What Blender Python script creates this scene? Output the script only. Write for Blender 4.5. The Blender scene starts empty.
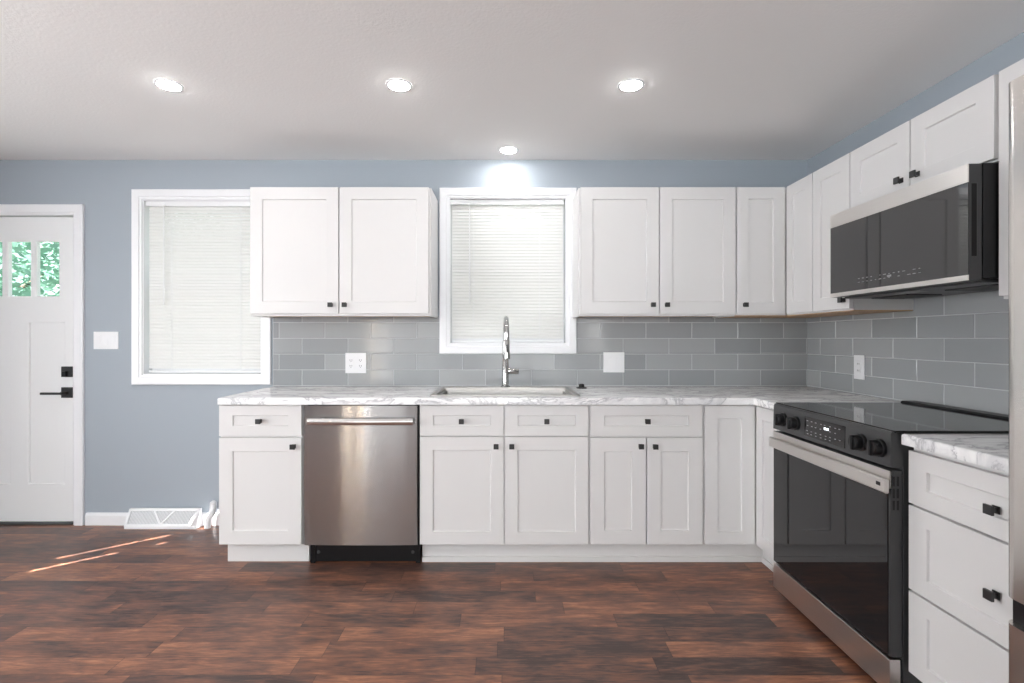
import bpy, bmesh, math, random
from mathutils import Vector, Matrix

# ------------------------------------------------------------------ camera, world, sun, exposure
I = 0.0254                      # everything below is laid out in inches and built in metres
D = 133.5                       # distance from the camera to the back wall
XR = 79.2                       # right wall
XL = -152.0                     # left wall
YR = -125.0                     # rear wall
H = 96.0                        # ceiling height
scene = bpy.context.scene
COL = scene.collection

cam_data = bpy.data.cameras.new('camera')
cam_data.sensor_width = 36.0
cam_data.lens = 507.0 / 1024.0 * 36.0
cam_data.shift_x = 5.0 / 1024.0
cam_data.shift_y = -3.0 / 1024.0
cam_data.clip_start = 0.02
cam = bpy.data.objects.new('camera', cam_data)
COL.objects.link(cam)
cam.location = (0, 0, 49 * I)
cam.rotation_euler = (math.pi / 2, 0, 0)
scene.camera = cam

scene.view_settings.view_transform = 'Standard'
scene.view_settings.look = 'None'
scene.view_settings.gamma = 1.0
scene.view_settings.use_curve_mapping = False
scene.view_settings.exposure = -0.27

WORLD_STRENGTH = 1.8
SUN_STRENGTH = 75.0
DOWNLIGHT = 170.0
REAR_WINDOW = 2.2
FILL_SPOT = 300.0
LEFT_FILL = 16.0
world = bpy.data.worlds.new('daylight')
scene.world = world
world.use_nodes = True
bg = world.node_tree.nodes['Background']
bg.inputs['Color'].default_value = (0.86, 0.95, 1.0, 1)
bg.inputs['Strength'].default_value = WORLD_STRENGTH

sun_data = bpy.data.lights.new('sun', 'SUN')
sun_data.energy = SUN_STRENGTH
sun_data.angle = math.radians(0.5)
sun_data.color = (1.0, 0.98, 0.95)
sun = bpy.data.objects.new('sun', sun_data)
COL.objects.link(sun)
sun.location = (-8, -4, 7)
sun.rotation_euler = Vector((0.773, 0.634, -0.8)).to_track_quat('-Z', 'Y').to_euler()

# added fill: a wide soft unseen light behind the camera, thrown at the ceiling and the upper walls
fl = bpy.data.lights.new('added_fill_spot', 'SPOT')
fl.spot_size = math.radians(160); fl.spot_blend = 1.0; fl.shadow_soft_size = 0.30
fl.energy = FILL_SPOT
fl.color = (0.965, 0.985, 1.0)
flo = bpy.data.objects.new('added_fill_spot', fl)
COL.objects.link(flo)
flo.location = (3 * I, -95 * I, 60 * I)
flo.rotation_euler = (Vector((-12, 133, 165)) - Vector((3, -95, 60))).to_track_quat('-Z', 'Y').to_euler()

# ------------------------------------------------------------------ materials
def new_mat(name):
    m = bpy.data.materials.new(name)
    m.use_nodes = True
    nt = m.node_tree
    return m, nt, nt.nodes['Principled BSDF']

def srgb(r, g, b):
    f = lambda c: (c / 255 / 12.92) if c / 255 <= 0.04045 else ((c / 255 + 0.055) / 1.055) ** 2.4
    return (f(r), f(g), f(b), 1)

def N(nt, kind, **kw):
    n = nt.nodes.new(kind)
    for k, v in kw.items():
        setattr(n, k, v)
    return n

def plain(name, col, rough=0.5, metal=0.0, bump=0.0, bump_scale=60.0, spec=0.5, ior=None, coat=0.0):
    m, nt, b = new_mat(name)
    b.inputs['Base Color'].default_value = col if len(col) == 4 else (*col, 1)
    b.inputs['Roughness'].default_value = rough
    b.inputs['Metallic'].default_value = metal
    b.inputs['Specular IOR Level'].default_value = spec
    if ior: b.inputs['IOR'].default_value = ior
    if coat:
        b.inputs['Coat Weight'].default_value = coat
        b.inputs['Coat Roughness'].default_value = 0.03
    tc = N(nt, 'ShaderNodeTexCoord')
    no = N(nt, 'ShaderNodeTexNoise')
    no.inputs['Scale'].default_value = bump_scale
    no.inputs['Detail'].default_value = 4
    nt.links.new(tc.outputs['Object'], no.inputs['Vector'])
    if bump:
        bp = N(nt, 'ShaderNodeBump')
        bp.inputs['Strength'].default_value = bump
        bp.inputs['Distance'].default_value = 0.002
        nt.links.new(no.outputs['Fac'], bp.inputs['Height'])
        nt.links.new(bp.outputs['Normal'], b.inputs['Normal'])
    else:
        mr = N(nt, 'ShaderNodeMapRange')
        mr.inputs['To Min'].default_value = max(0.0, rough - 0.03)
        mr.inputs['To Max'].default_value = rough + 0.03
        nt.links.new(no.outputs['Fac'], mr.inputs['Value'])
        nt.links.new(mr.outputs['Result'], b.inputs['Roughness'])
    return m

def emitter(name, col, strength):
    m, nt, b = new_mat(name)
    b.inputs['Base Color'].default_value = (0.8, 0.8, 0.8, 1)
    b.inputs['Emission Color'].default_value = (*col, 1)
    b.inputs['Emission Strength'].default_value = strength
    return m

def brushed(name, col, rough, axis, amount=0.08, wave=0.0, aniso=0.0, var=0.07):
    """stainless steel, brushed along an axis (0 x, 1 y, 2 z)"""
    m, nt, b = new_mat(name)
    b.inputs['Metallic'].default_value = 1.0
    tc = N(nt, 'ShaderNodeTexCoord')
    mp = N(nt, 'ShaderNodeMapping')
    sc = [900.0, 900.0, 900.0]
    sc[axis] = 6.0
    mp.inputs['Scale'].default_value = sc
    no = N(nt, 'ShaderNodeTexNoise')
    no.inputs['Scale'].default_value = 1.0
    no.inputs['Detail'].default_value = 3
    nt.links.new(tc.outputs['Object'], mp.inputs['Vector'])
    nt.links.new(mp.outputs['Vector'], no.inputs['Vector'])
    cr = N(nt, 'ShaderNodeMix', data_type='RGBA')
    cr.inputs[6].default_value = tuple(c * (1 - var) for c in col[:3]) + (1,)
    cr.inputs[7].default_value = tuple(min(1, c * (1 + var)) for c in col[:3]) + (1,)
    nt.links.new(no.outputs['Fac'], cr.inputs[0])
    nt.links.new(cr.outputs[2], b.inputs['Base Color'])
    mr = N(nt, 'ShaderNodeMapRange')
    mr.inputs['To Min'].default_value = rough - amount / 2
    mr.inputs['To Max'].default_value = rough + amount / 2
    nt.links.new(no.outputs['Fac'], mr.inputs['Value'])
    nt.links.new(mr.outputs['Result'], b.inputs['Roughness'])
    if aniso:
        b.inputs['Anisotropic'].default_value = aniso
        tg = N(nt, 'ShaderNodeTangent', direction_type='RADIAL', axis='Z')
        nt.links.new(tg.outputs[0], b.inputs['Tangent'])
        b.inputs['Anisotropic Rotation'].default_value = 0.25
    if wave:
        n2 = N(nt, 'ShaderNodeTexNoise')
        n2.inputs['Scale'].default_value = 3.2
        n2.inputs['Detail'].default_value = 0.5
        m2 = N(nt, 'ShaderNodeMapping')
        m2.inputs['Scale'].default_value = (2.4, 1.0, 0.3)
        nt.links.new(tc.outputs['Object'], m2.inputs['Vector'])
        nt.links.new(m2.outputs['Vector'], n2.inputs['Vector'])
        bp = N(nt, 'ShaderNodeBump')
        bp.inputs['Strength'].default_value = 1.0
        bp.inputs['Distance'].default_value = wave
        nt.links.new(n2.outputs['Fac'], bp.inputs['Height'])
        nt.links.new(bp.outputs['Normal'], b.inputs['Normal'])
    return m

def floor_material():
    m, nt, b = new_mat('walnut_planks')
    L = nt.links.new
    tc = N(nt, 'ShaderNodeTexCoord')
    sp = N(nt, 'ShaderNodeSeparateXYZ')
    L(tc.outputs['Object'], sp.inputs[0])
    def M(op, a, bb=None, c=None):
        n = N(nt, 'ShaderNodeMath', operation=op)
        for i, v in enumerate((a, bb, c)):
            if v is None: continue
            if isinstance(v, (int, float)): n.inputs[i].default_value = v
            else: L(v, n.inputs[i])
        return n.outputs[0]
    pw, pl = 4.1 * I, 27.0 * I
    ry = M('DIVIDE', sp.outputs['Y'], pw)
    row = M('FLOOR', ry)
    fy = M('FRACT', ry)
    wn = N(nt, 'ShaderNodeTexWhiteNoise', noise_dimensions='1D')
    L(row, wn.inputs['W'])
    cx = M('ADD', M('DIVIDE', sp.outputs['X'], pl), M('MULTIPLY', wn.outputs['Value'], 7.3))
    colid = M('FLOOR', cx)
    fx = M('FRACT', cx)
    cv = N(nt, 'ShaderNodeCombineXYZ')
    L(row, cv.inputs[0]); L(colid, cv.inputs[1])
    w2 = N(nt, 'ShaderNodeTexWhiteNoise', noise_dimensions='2D')
    L(cv.outputs[0], w2.inputs['Vector'])
    # grain, shifted plank by plank
    gv = N(nt, 'ShaderNodeCombineXYZ')
    L(M('ADD', M('MULTIPLY', sp.outputs['X'], 6.5), M('MULTIPLY', w2.outputs['Value'], 37.0)), gv.inputs[0])
    L(M('MULTIPLY', sp.outputs['Y'], 38.0), gv.inputs[1])
    g1 = N(nt, 'ShaderNodeTexNoise')
    g1.inputs['Scale'].default_value = 1.0; g1.inputs['Detail'].default_value = 9; g1.inputs['Roughness'].default_value = 0.7
    g1.inputs['Distortion'].default_value = 0.6
    L(gv.outputs[0], g1.inputs['Vector'])
    gv2 = N(nt, 'ShaderNodeCombineXYZ')
    L(M('ADD', M('MULTIPLY', sp.outputs['X'], 14.0), M('MULTIPLY', w2.outputs['Value'], 91.0)), gv2.inputs[0])
    L(M('MULTIPLY', sp.outputs['Y'], 160.0), gv2.inputs[1])
    g2 = N(nt, 'ShaderNodeTexNoise')
    g2.inputs['Scale'].default_value = 1.0; g2.inputs['Detail'].default_value = 5
    L(gv2.outputs[0], g2.inputs['Vector'])
    tone = M('ADD', M('MULTIPLY', w2.outputs['Value'], 0.46), M('ADD', M('MULTIPLY', M('SUBTRACT', g1.outputs['Fac'], 0.5), 1.7), M('MULTIPLY', M('SUBTRACT', g2.outputs['Fac'], 0.5), 0.8)))
    gv3 = N(nt, 'ShaderNodeCombineXYZ')
    L(M('ADD', M('MULTIPLY', sp.outputs['X'], 4.5), M('MULTIPLY', w2.outputs['Value'], 53.0)), gv3.inputs[0])
    L(M('MULTIPLY', sp.outputs['Y'], 11.0), gv3.inputs[1])
    g3 = N(nt, 'ShaderNodeTexNoise')
    g3.inputs['Scale'].default_value = 1.0; g3.inputs['Detail'].default_value = 3
    L(gv3.outputs[0], g3.inputs['Vector'])
    tone = M('ADD', tone, M('MULTIPLY', M('SUBTRACT', g3.outputs['Fac'], 0.5), 1.1))
    ramp = N(nt, 'ShaderNodeValToRGB')
    e = ramp.color_ramp.elements
    e[0].position = 0.0; e[0].color = srgb(62, 46, 42)
    e[1].position = 1.0; e[1].color = srgb(176, 122, 90)
    x = e.new(0.22); x.color = srgb(88, 64, 56)
    x = e.new(0.45); x.color = srgb(114, 77, 62)
    x = e.new(0.68); x.color = srgb(140, 94, 72)
    L(M('ADD', tone, 0.15), ramp.inputs[0])
    # seams
    ex = M('MINIMUM', fx, M('SUBTRACT', 1.0, fx))
    ey = M('MINIMUM', fy, M('SUBTRACT', 1.0, fy))
    sx = M('LESS_THAN', ex, 0.0022)
    sy = M('LESS_THAN', ey, 0.014)
    seam = M('MAXIMUM', sx, sy)
    mix = N(nt, 'ShaderNodeMix', data_type='RGBA')
    L(M('MULTIPLY', seam, 0.55), mix.inputs[0])
    L(ramp.outputs[0], mix.inputs[6]); mix.inputs[7].default_value = srgb(30, 18, 16)
    L(mix.outputs[2], b.inputs['Base Color'])
    L(M('ADD', M('MULTIPLY', g1.outputs['Fac'], 0.2), 0.26), b.inputs['Roughness'])
    b.inputs['Specular IOR Level'].default_value = 0.5
    bp = N(nt, 'ShaderNodeBump')
    bp.inputs['Strength'].default_value = 0.35; bp.inputs['Distance'].default_value = 0.0015
    L(M('SUBTRACT', M('ADD', M('MULTIPLY', g2.outputs['Fac'], 0.5), M('MULTIPLY', g1.outputs['Fac'], 0.8)), M('MULTIPLY', seam, 1.0)), bp.inputs['Height'])
    L(bp.outputs['Normal'], b.inputs['Normal'])
    return m

def marble_material():
    m, nt, b = new_mat('marble_laminate')
    L = nt.links.new
    tc = N(nt, 'ShaderNodeTexCoord')
    mp = N(nt, 'ShaderNodeMapping')
    mp.inputs['Rotation'].default_value = (0, 0, 0.5)
    mp.inputs['Scale'].default_value = (2.0, 5.5, 4.0)
    L(tc.outputs['Object'], mp.inputs['Vector'])
    n1 = N(nt, 'ShaderNodeTexNoise')
    n1.inputs['Scale'].default_value = 1.6; n1.inputs['Detail'].default_value = 7; n1.inputs['Distortion'].default_value = 1.4
    n1.inputs['Roughness'].default_value = 0.6
    L(mp.outputs[0], n1.inputs['Vector'])
    r1 = N(nt, 'ShaderNodeValToRGB')
    e = r1.color_ramp.elements
    e[0].position = 0.36; e[0].color = srgb(250, 250, 250)
    e[1].position = 0.66; e[1].color = srgb(249, 249, 249)
    x = e.new(0.47); x.color = srgb(243, 243, 244)
    x = e.new(0.50); x.color = srgb(186, 186, 190)
    x = e.new(0.53); x.color = srgb(226, 226, 228)
    L(n1.outputs['Fac'], r1.inputs[0])
    n2 = N(nt, 'ShaderNodeTexNoise')
    n2.inputs['Scale'].default_value = 2.6; n2.inputs['Detail'].default_value = 5
    L(mp.outputs[0], n2.inputs['Vector'])
    r2 = N(nt, 'ShaderNodeValToRGB')
    r2.color_ramp.elements[0].position = 0.40; r2.color_ramp.elements[0].color = (1, 1, 1, 1)
    r2.color_ramp.elements[1].position = 0.72; r2.color_ramp.elements[1].color = (0.88, 0.88, 0.89, 1)
    L(n2.outputs['Fac'], r2.inputs[0])
    mx = N(nt, 'ShaderNodeMix', data_type='RGBA', blend_type='MULTIPLY')
    mx.inputs[0].default_value = 0.8
    L(r1.outputs[0], mx.inputs[6]); L(r2.outputs[0], mx.inputs[7])
    L(mx.outputs[2], b.inputs['Base Color'])
    b.inputs['Roughness'].default_value = 0.22
    return m

def tile_material():
    m, nt, b = new_mat('grey_glass_tile')
    L = nt.links.new
    at = N(nt, 'ShaderNodeAttribute', attribute_name='tone')
    mx = N(nt, 'ShaderNodeMix', data_type='RGBA')
    mx.inputs[6].default_value = srgb(152, 156, 158); mx.inputs[7].default_value = srgb(168, 171, 173)
    L(at.outputs['Fac'], mx.inputs[0])
    L(mx.outputs[2], b.inputs['Base Color'])
    b.inputs['Roughness'].default_value = 0.12
    b.inputs['Coat Weight'].default_value = 0.2
    b.inputs['Coat Roughness'].default_value = 0.06
    tc = N(nt, 'ShaderNodeTexCoord')
    no = N(nt, 'ShaderNodeTexNoise'); no.inputs['Scale'].default_value = 9.0; no.inputs['Detail'].default_value = 1.0
    L(tc.outputs['Object'], no.inputs['Vector'])
    bp = N(nt, 'ShaderNodeBump'); bp.inputs['Strength'].default_value = 0.25; bp.inputs['Distance'].default_value = 0.004
    L(no.outputs['Fac'], bp.inputs['Height'])
    L(bp.outputs['Normal'], b.inputs['Normal'])
    return m

def slat_material():
    m, nt, b = new_mat('white_vinyl_slat')
    out = nt.nodes['Material Output']
    b.inputs['Base Color'].default_value = (0.86, 0.86, 0.85, 1)
    b.inputs['Roughness'].default_value = 0.45
    tr = N(nt, 'ShaderNodeBsdfTranslucent')
    tr.inputs['Color'].default_value = (0.9, 0.9, 0.87, 1)
    mx = N(nt, 'ShaderNodeMixShader'); mx.inputs[0].default_value = 0.14
    nt.links.new(b.outputs[0], mx.inputs[1]); nt.links.new(tr.outputs[0], mx.inputs[2])
    nt.links.new(mx.outputs[0], out.inputs[0])
    return m

def pane_material():
    m, nt, b = new_mat('window_glass')
    out = nt.nodes['Material Output']
    tr = N(nt, 'ShaderNodeBsdfTransparent'); tr.inputs['Color'].default_value = (0.97, 0.98, 0.98, 1)
    gl = N(nt, 'ShaderNodeBsdfGlossy'); gl.inputs['Roughness'].default_value = 0.02
    lw = N(nt, 'ShaderNodeLayerWeight'); lw.inputs['Blend'].default_value = 0.5
    pw = N(nt, 'ShaderNodeMath', operation='POWER'); pw.inputs[1].default_value = 5.0
    nt.links.new(lw.outputs['Facing'], pw.inputs[0])
    fr = N(nt, 'ShaderNodeMath', operation='MULTIPLY_ADD'); fr.inputs[1].default_value = 0.9; fr.inputs[2].default_value = 0.04
    nt.links.new(pw.outputs[0], fr.inputs[0])
    mx = N(nt, 'ShaderNodeMixShader')
    nt.links.new(fr.outputs[0], mx.inputs[0]); nt.links.new(tr.outputs[0], mx.inputs[1]); nt.links.new(gl.outputs[0], mx.inputs[2])
    nt.links.new(mx.outputs[0], out.inputs[0])
    return m

def leaf_material(name, c0, c1):
    m, nt, b = new_mat(name)
    out = nt.nodes['Material Output']
    tc = N(nt, 'ShaderNodeTexCoord')
    no = N(nt, 'ShaderNodeTexNoise'); no.inputs['Scale'].default_value = 2.5
    nt.links.new(tc.outputs['Object'], no.inputs['Vector'])
    mx = N(nt, 'ShaderNodeMix', data_type='RGBA')
    mx.inputs[6].default_value = c0; mx.inputs[7].default_value = c1
    nt.links.new(no.outputs['Fac'], mx.inputs[0])
    nt.links.new(mx.outputs[2], b.inputs['Base Color'])
    tr = N(nt, 'ShaderNodeBsdfTranslucent')
    nt.links.new(mx.outputs[2], tr.inputs['Color'])
    ms = N(nt, 'ShaderNodeMixShader'); ms.inputs[0].default_value = 0.35
    nt.links.new(b.outputs[0], ms.inputs[1]); nt.links.new(tr.outputs[0], ms.inputs[2])
    nt.links.new(ms.outputs[0], out.inputs[0])
    return m

M_WALL = plain('blue_grey_wall_paint', srgb(161, 170, 179), 0.55, bump=0.12, bump_scale=90)
M_PLAINWALL = plain('pale_grey_wall_paint', srgb(196, 196, 198), 0.6, bump=0.1, bump_scale=90)
M_CEIL = plain('ceiling_paint', srgb(244, 243, 242), 0.8, bump=0.55, bump_scale=75)
M_TRIM = plain('white_trim_paint', srgb(236, 237, 240), 0.35)
M_DOOR = plain('white_door_paint', srgb(236, 237, 238), 0.4)
M_CAB = plain('white_cabinet_paint', srgb(218, 217, 217), 0.32)
M_WOODB = plain('birch_underside', srgb(196, 158, 120), 0.5)
M_BLACK = plain('matte_black_metal', (0.018, 0.018, 0.019), 0.35, spec=0.6)
M_GAP = plain('black_plastic', (0.007, 0.007, 0.008), 0.32, spec=0.35)
M_RUBBER = plain('black_rubber', (0.006, 0.006, 0.006), 0.4, spec=0.25)
M_FLOOR = floor_material()
M_MARBLE = marble_material()
M_TILE = tile_material()
M_GROUT = plain('pale_grout', srgb(190, 193, 196), 0.8)
M_STEEL_V = brushed('brushed_steel_upright', (0.50, 0.50, 0.50), 0.23, 0, 0.02, wave=0.0025, aniso=0.97, var=0.02)
M_STEEL_H = brushed('brushed_steel_level', (0.70, 0.67, 0.645), 0.30, 1, 0.08)
M_STEEL_X = brushed('brushed_steel_handle', (0.72, 0.71, 0.70), 0.25, 0, 0.08)
M_FRIDGE = brushed('brushed_steel_refrigerator', (0.66, 0.63, 0.60), 0.22, 2, 0.02, var=0.01)
M_SINK = brushed('satin_sink_steel', (0.50, 0.485, 0.47), 0.38, 0, 0.06)
M_CHROME = plain('brushed_nickel', (0.47, 0.465, 0.46), 0.2, metal=1.0)
M_DGREY = plain('dark_grey_enamel', (0.042, 0.043, 0.045), 0.38)
M_BGLASS = plain('black_glass', (0.010, 0.010, 0.011), 0.035, spec=0.5, ior=1.55)
M_MGLASS = plain('smoked_mirror_glass', (0.020, 0.020, 0.021), 0.035, spec=0.5, ior=1.7)
M_CTOP = plain('ceramic_cooktop_glass', (0.016, 0.016, 0.017), 0.05, ior=1.6)
M_MARK = plain('pale_grey_print', (0.30, 0.30, 0.31), 0.5)
M_LED = emitter('display_glow', (0.85, 0.93, 1.0), 2.2)
M_PLASTIC = plain('white_plastic', srgb(238, 239, 241), 0.3)
M_SLOT = plain('dark_slot', (0.06, 0.06, 0.06), 0.6)
M_SLAT = slat_material()
M_PANE = pane_material()
M_GRILLE = plain('register_mesh_grey', srgb(196, 199, 202), 0.5)
M_LENS = emitter('downlight_lens', (1.0, 0.99, 0.975), DOWNLIGHT)
M_REAR_GLOW = emitter('glowing_rear_pane', (0.95, 0.98, 1.0), REAR_WINDOW)
M_LEFT_FILL = emitter('added_side_glow', (0.97, 0.99, 1.0), LEFT_FILL)  # glow of the unseen fill panel added on the left wall
M_WARM_STRIP = emitter('added_warm_strip', (1.0, 0.78, 0.54), 45.0)  # added strip, there only to reflect as a warm streak
M_WHITE_STRIP = emitter('added_white_strip', (0.96, 0.98, 1.0), 30.0)  # added strip, there only to reflect as a white streak
M_LEAF = leaf_material('leaf_green', srgb(104, 148, 130), srgb(150, 186, 170))
M_BARK = plain('bark', srgb(96, 80, 66), 0.9, bump=0.8, bump_scale=20)
M_LAWN = plain('shaded_lawn', srgb(92, 100, 84), 0.9, bump=0.6, bump_scale=40)

# ------------------------------------------------------------------ mesh helpers (inches)
def offset_of(p):
    v = Vector((0, 0, 0))
    while p is not None:
        v += p.location
        p = p.parent
    return v

class MB:
    def __init__(self, xf=None):
        self.bm = bmesh.new()
        self.xf = xf or (lambda p: p)
    def absorb(self, t):
        vm = {}
        for v in t.verts:
            vm[v] = self.bm.verts.new(Vector(self.xf(v.co)))
        for f in t.faces:
            try: self.bm.faces.new([vm[v] for v in f.verts])
            except ValueError: pass
        t.free()
    def box(self, x0, x1, y0, y1, z0, z1, bev=0.0, seg=2):
        t = bmesh.new()
        bmesh.ops.create_cube(t, size=1.0)
        for v in t.verts:
            v.co = Vector((x0 + (v.co.x + .5) * (x1 - x0), y0 + (v.co.y + .5) * (y1 - y0), z0 + (v.co.z + .5) * (z1 - z0)))
        if bev:
            bmesh.ops.bevel(t, geom=t.edges[:], offset=bev, segments=seg, affect='EDGES', profile=0.5)
        self.absorb(t)
        return self
    def loops(self, loops, cap0=True, cap1=True, closed=False):
        t = bmesh.new()
        rows = [[t.verts.new(Vector(p)) for p in lp] for lp in loops]
        n = len(rows[0])
        rng = range(len(rows)) if closed else range(len(rows) - 1)
        for a in rng:
            r0, r1 = rows[a], rows[(a + 1) % len(rows)]
            for k in range(n):
                t.faces.new((r0[k], r0[(k + 1) % n], r1[(k + 1) % n], r1[k]))
        if not closed:
            if cap0: t.faces.new(rows[0])
            if cap1: t.faces.new(list(reversed(rows[-1])))
        self.absorb(t)
        return self
    def shaker(self, u0, u1, v0, v1, stile=2.65, rail=None, th=0.75, rec=0.28, e=0.05):
        rail = stile if rail is None else rail
        def R(i, j, d): return [(u0 + i, d, v0 + j), (u1 - i, d, v0 + j), (u1 - i, d, v1 - j), (u0 + i, d, v1 - j)]
        return self.loops([R(0, 0, th), R(0, 0, e), R(e, e, 0), R(stile, rail, 0), R(stile + .13, rail + .13, rec)])
    def lathe(self, prof, n=24, axis='z', c=(0, 0, 0), cap=True):
        """prof: list of (radius, height)"""
        lp = []
        for r, h in prof:
            ring = []
            for k in range(n):
                a = 2 * math.pi * k / n
                p = (r * math.cos(a), r * math.sin(a), h)
                if axis == 'y': p = (p[0], p[2], p[1])
                if axis == 'x': p = (p[2], p[0], p[1])
                ring.append((p[0] + c[0], p[1] + c[1], p[2] + c[2]))
            lp.append(ring)
        return self.loops(lp, cap, cap)
    def tube(self, pts, r, n=14, cap=True):
        pts = [Vector(p) for p in pts]
        rs = r if isinstance(r, (list, tuple)) else [r] * len(pts)
        lp = []
        ref = None
        for i, p in enumerate(pts):
            t = (pts[min(i + 1, len(pts) - 1)] - pts[max(i - 1, 0)]).normalized()
            if ref is None:
                ref = Vector((1, 0, 0)) if abs(t.x) < 0.9 else Vector((0, 1, 0))
            s = (ref - t * ref.dot(t)).normalized()
            ref = s
            q = t.cross(s)
            lp.append([p + (s * math.cos(2 * math.pi * k / n) + q * math.sin(2 * math.pi * k / n)) * rs[i] for k in range(n)])
        return self.loops(lp, cap, cap)
    def prism(self, poly, a0, a1, axis='x', bev=0.0):
        """poly: 2D outline extruded along an axis"""
        def P(p, a):
            return {'x': (a, p[0], p[1]), 'y': (p[0], a, p[1]), 'z': (p[0], p[1], a)}[axis]
        return self.loops([[P(p, a0) for p in poly], [P(p, a1) for p in poly]])
    def cells(self, xs, ys, keep, z0, z1, bev=0.0, axis='z'):
        """a slab of grid cells; keep(i, j) says which; z0 is the face whose rim may be rounded"""
        t = bmesh.new()
        vs = {}
        def V(i, j):
            if (i, j) not in vs: vs[(i, j)] = t.verts.new((xs[i], ys[j], z0))
            return vs[(i, j)]
        for i in range(len(xs) - 1):
            for j in range(len(ys) - 1):
                if keep(i, j): t.faces.new((V(i, j), V(i + 1, j), V(i + 1, j + 1), V(i, j + 1)))
        front = t.faces[:]
        rim = [e for e in t.edges if len(e.link_faces) == 1]
        g = bmesh.ops.extrude_face_region(t, geom=front, use_keep_orig=True)
        for v in [q for q in g['geom'] if isinstance(q, bmesh.types.BMVert)]: v.co.z = z1
        if bev:
            bmesh.ops.bevel(t, geom=[e for e in rim if e.is_valid], offset=bev, segments=4, affect='EDGES', profile=0.5)
        if axis == 'y':
            for v in t.verts: v.co = Vector((v.co.x, v.co.z, v.co.y))
        if axis == 'x':
            for v in t.verts: v.co = Vector((v.co.z, v.co.x, v.co.y))
        self.absorb(t)
        return self
    def build(self, name, mat, parent=None, smooth=False):
        bmesh.ops.recalc_face_normals(self.bm, faces=self.bm.faces[:])
        off = offset_of(parent)
        for v in self.bm.verts: v.co = v.co * I - off
        me = bpy.data.meshes.new(name)
        self.bm.to_mesh(me)
        self.bm.free()
        if smooth:
            for p in me.polygons: p.use_smooth = True
            me.set_sharp_from_angle(angle=math.radians(38))
        me.materials.append(mat)
        o = bpy.data.objects.new(name, me)
        COL.objects.link(o)
        if parent is not None: o.parent = parent
        return o

def thing(name, label, cat, loc, group=None):
    o = bpy.data.objects.new(name, None)
    COL.objects.link(o)
    o.location = Vector(loc) * I
    o.empty_display_size = 0.05
    o['label'] = label; o['category'] = cat
    if group: o['group'] = group
    return o

def tag(o, label, cat, group=None):
    o['label'] = label; o['category'] = cat
    if group: o['group'] = group
    return o

def struct_root(name, loc):
    o = bpy.data.objects.new(name, None)
    COL.objects.link(o)
    o.location = Vector(loc) * I
    o['kind'] = 'structure'
    return o

def struct(o):
    o['kind'] = 'structure'
    return o

def dup(root, loc, label=None):
    r = root.copy(); COL.objects.link(r); r.location = Vector(loc) * I
    if label: r['label'] = label
    for ch in list(root.children):
        c = ch.copy(); COL.objects.link(c); c.parent = r
        for g in ch.children:
            d = g.copy(); COL.objects.link(d); d.parent = c
    return r

def faceB(y): return lambda p: (p[0], y + p[1], p[2])          # a front that looks at the camera
def faceR(x): return lambda p: (x + p[1], p[0], p[2])          # a front that looks left, u runs along Y

def knob(parent, xf, u, v, name='knob'):
    m = MB(xf)
    m.box(u - .54, u + .54, -1.05, -.72, v - .54, v + .54, .06)
    m.box(u - .27, u + .27, -.74, -.12, v - .27, v + .27)
    m.box(u - .42, u + .42, -.14, .02, v - .42, v + .42, .03)
    return m.build(name, M_BLACK, parent)

# ------------------------------------------------------------------ the room
W1 = (-95.9, -64.5, 39.4, 85.6)         # left window opening x0 x1 z0 z1
W2 = (-15.2, 15.7, 47.5, 86.0)          # sink window
DR = (-145.0, -113.7, 0.0, 81.6)        # door opening
xs = [XL - 6, DR[0], DR[1], W1[0], W1[1], W2[0], W2[1], XR + 6]
zs = [0.0, W1[2], W2[2], DR[3], W1[3], W2[3], H]
def keep_back(i, j):
    cx, cz = (xs[i] + xs[i + 1]) / 2, (zs[j] + zs[j + 1]) / 2
    for (a, b, c, d) in (W1, W2, DR):
        if a < cx < b and c < cz < d: return False
    return True
struct(MB().cells(xs, zs, keep_back, D, D + 5.5, axis='y').build('wall_back', M_WALL))
struct(MB().box(XR, XR + 5, YR, D, 0, H).build('wall_right', M_WALL))
struct(MB().box(XL - 10, XR + 8, YR - 8, D + 6, -4, 0).build('floor', M_FLOOR))
struct(MB().box(XL - 10, XR + 8, YR - 8, D + 6, H, H + 4).build('ceiling', M_CEIL))
ysl = [YR, 58.0, 71.0, D]
zsl = [0, 53.5, 88, H]
struct(MB().cells(ysl, zsl, lambda i, j: not (i == 1 and j == 1), XL, XL - 5, axis='x').build('wall_left', M_WALL))
struct(MB().box(XL, XR, YR - 5, YR, 0, H).build('wall_rear', M_PLAINWALL))

# baseboard along the back wall, left part
b = MB()
b.prism([(D, 0), (D - .62, 0), (D - .62, 2.5), (D - .35, 3.1), (D, 3.2)], -110.6, -61.0, 'x')
struct(b.build('baseboard_back', M_TRIM))
b = MB(); b.box(XL, XL + .6, YR, D, 0, 3.2)
struct(b.build('baseboard_left', M_TRIM))

def ring(mb, x0, x1, z0, z1, prof, floor_open=False):
    """picture-frame moulding; prof is a list of (outward offset from the opening, y)"""
    n = len(prof)
    if floor_open:
        path = [(x0, z0, -1, 0), (x0, z1, -1, 1), (x1, z1, 1, 1), (x1, z0, 1, 0)]
        lp = [[(px + sx * o, y, pz + sz * o) for (o, y) in prof] for (px, pz, sx, sz) in path]
        mb.loops(lp)
    else:
        path = [(x0, z0, -1, -1), (x0, z1, -1, 1), (x1, z1, 1, 1), (x1, z0, 1, -1)]
        lp = [[(px + sx * o, y, pz + sz * o) for (o, y) in prof] for (px, pz, sx, sz) in path]
        mb.loops(lp, closed=True)
    return mb

CASING = [(0.0, D - .002), (0.0, D - .45), (.55, D - .5), (.65, D - .72), (2.3, D - .80), (2.5, D - .7), (2.5, D - .002)]

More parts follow.
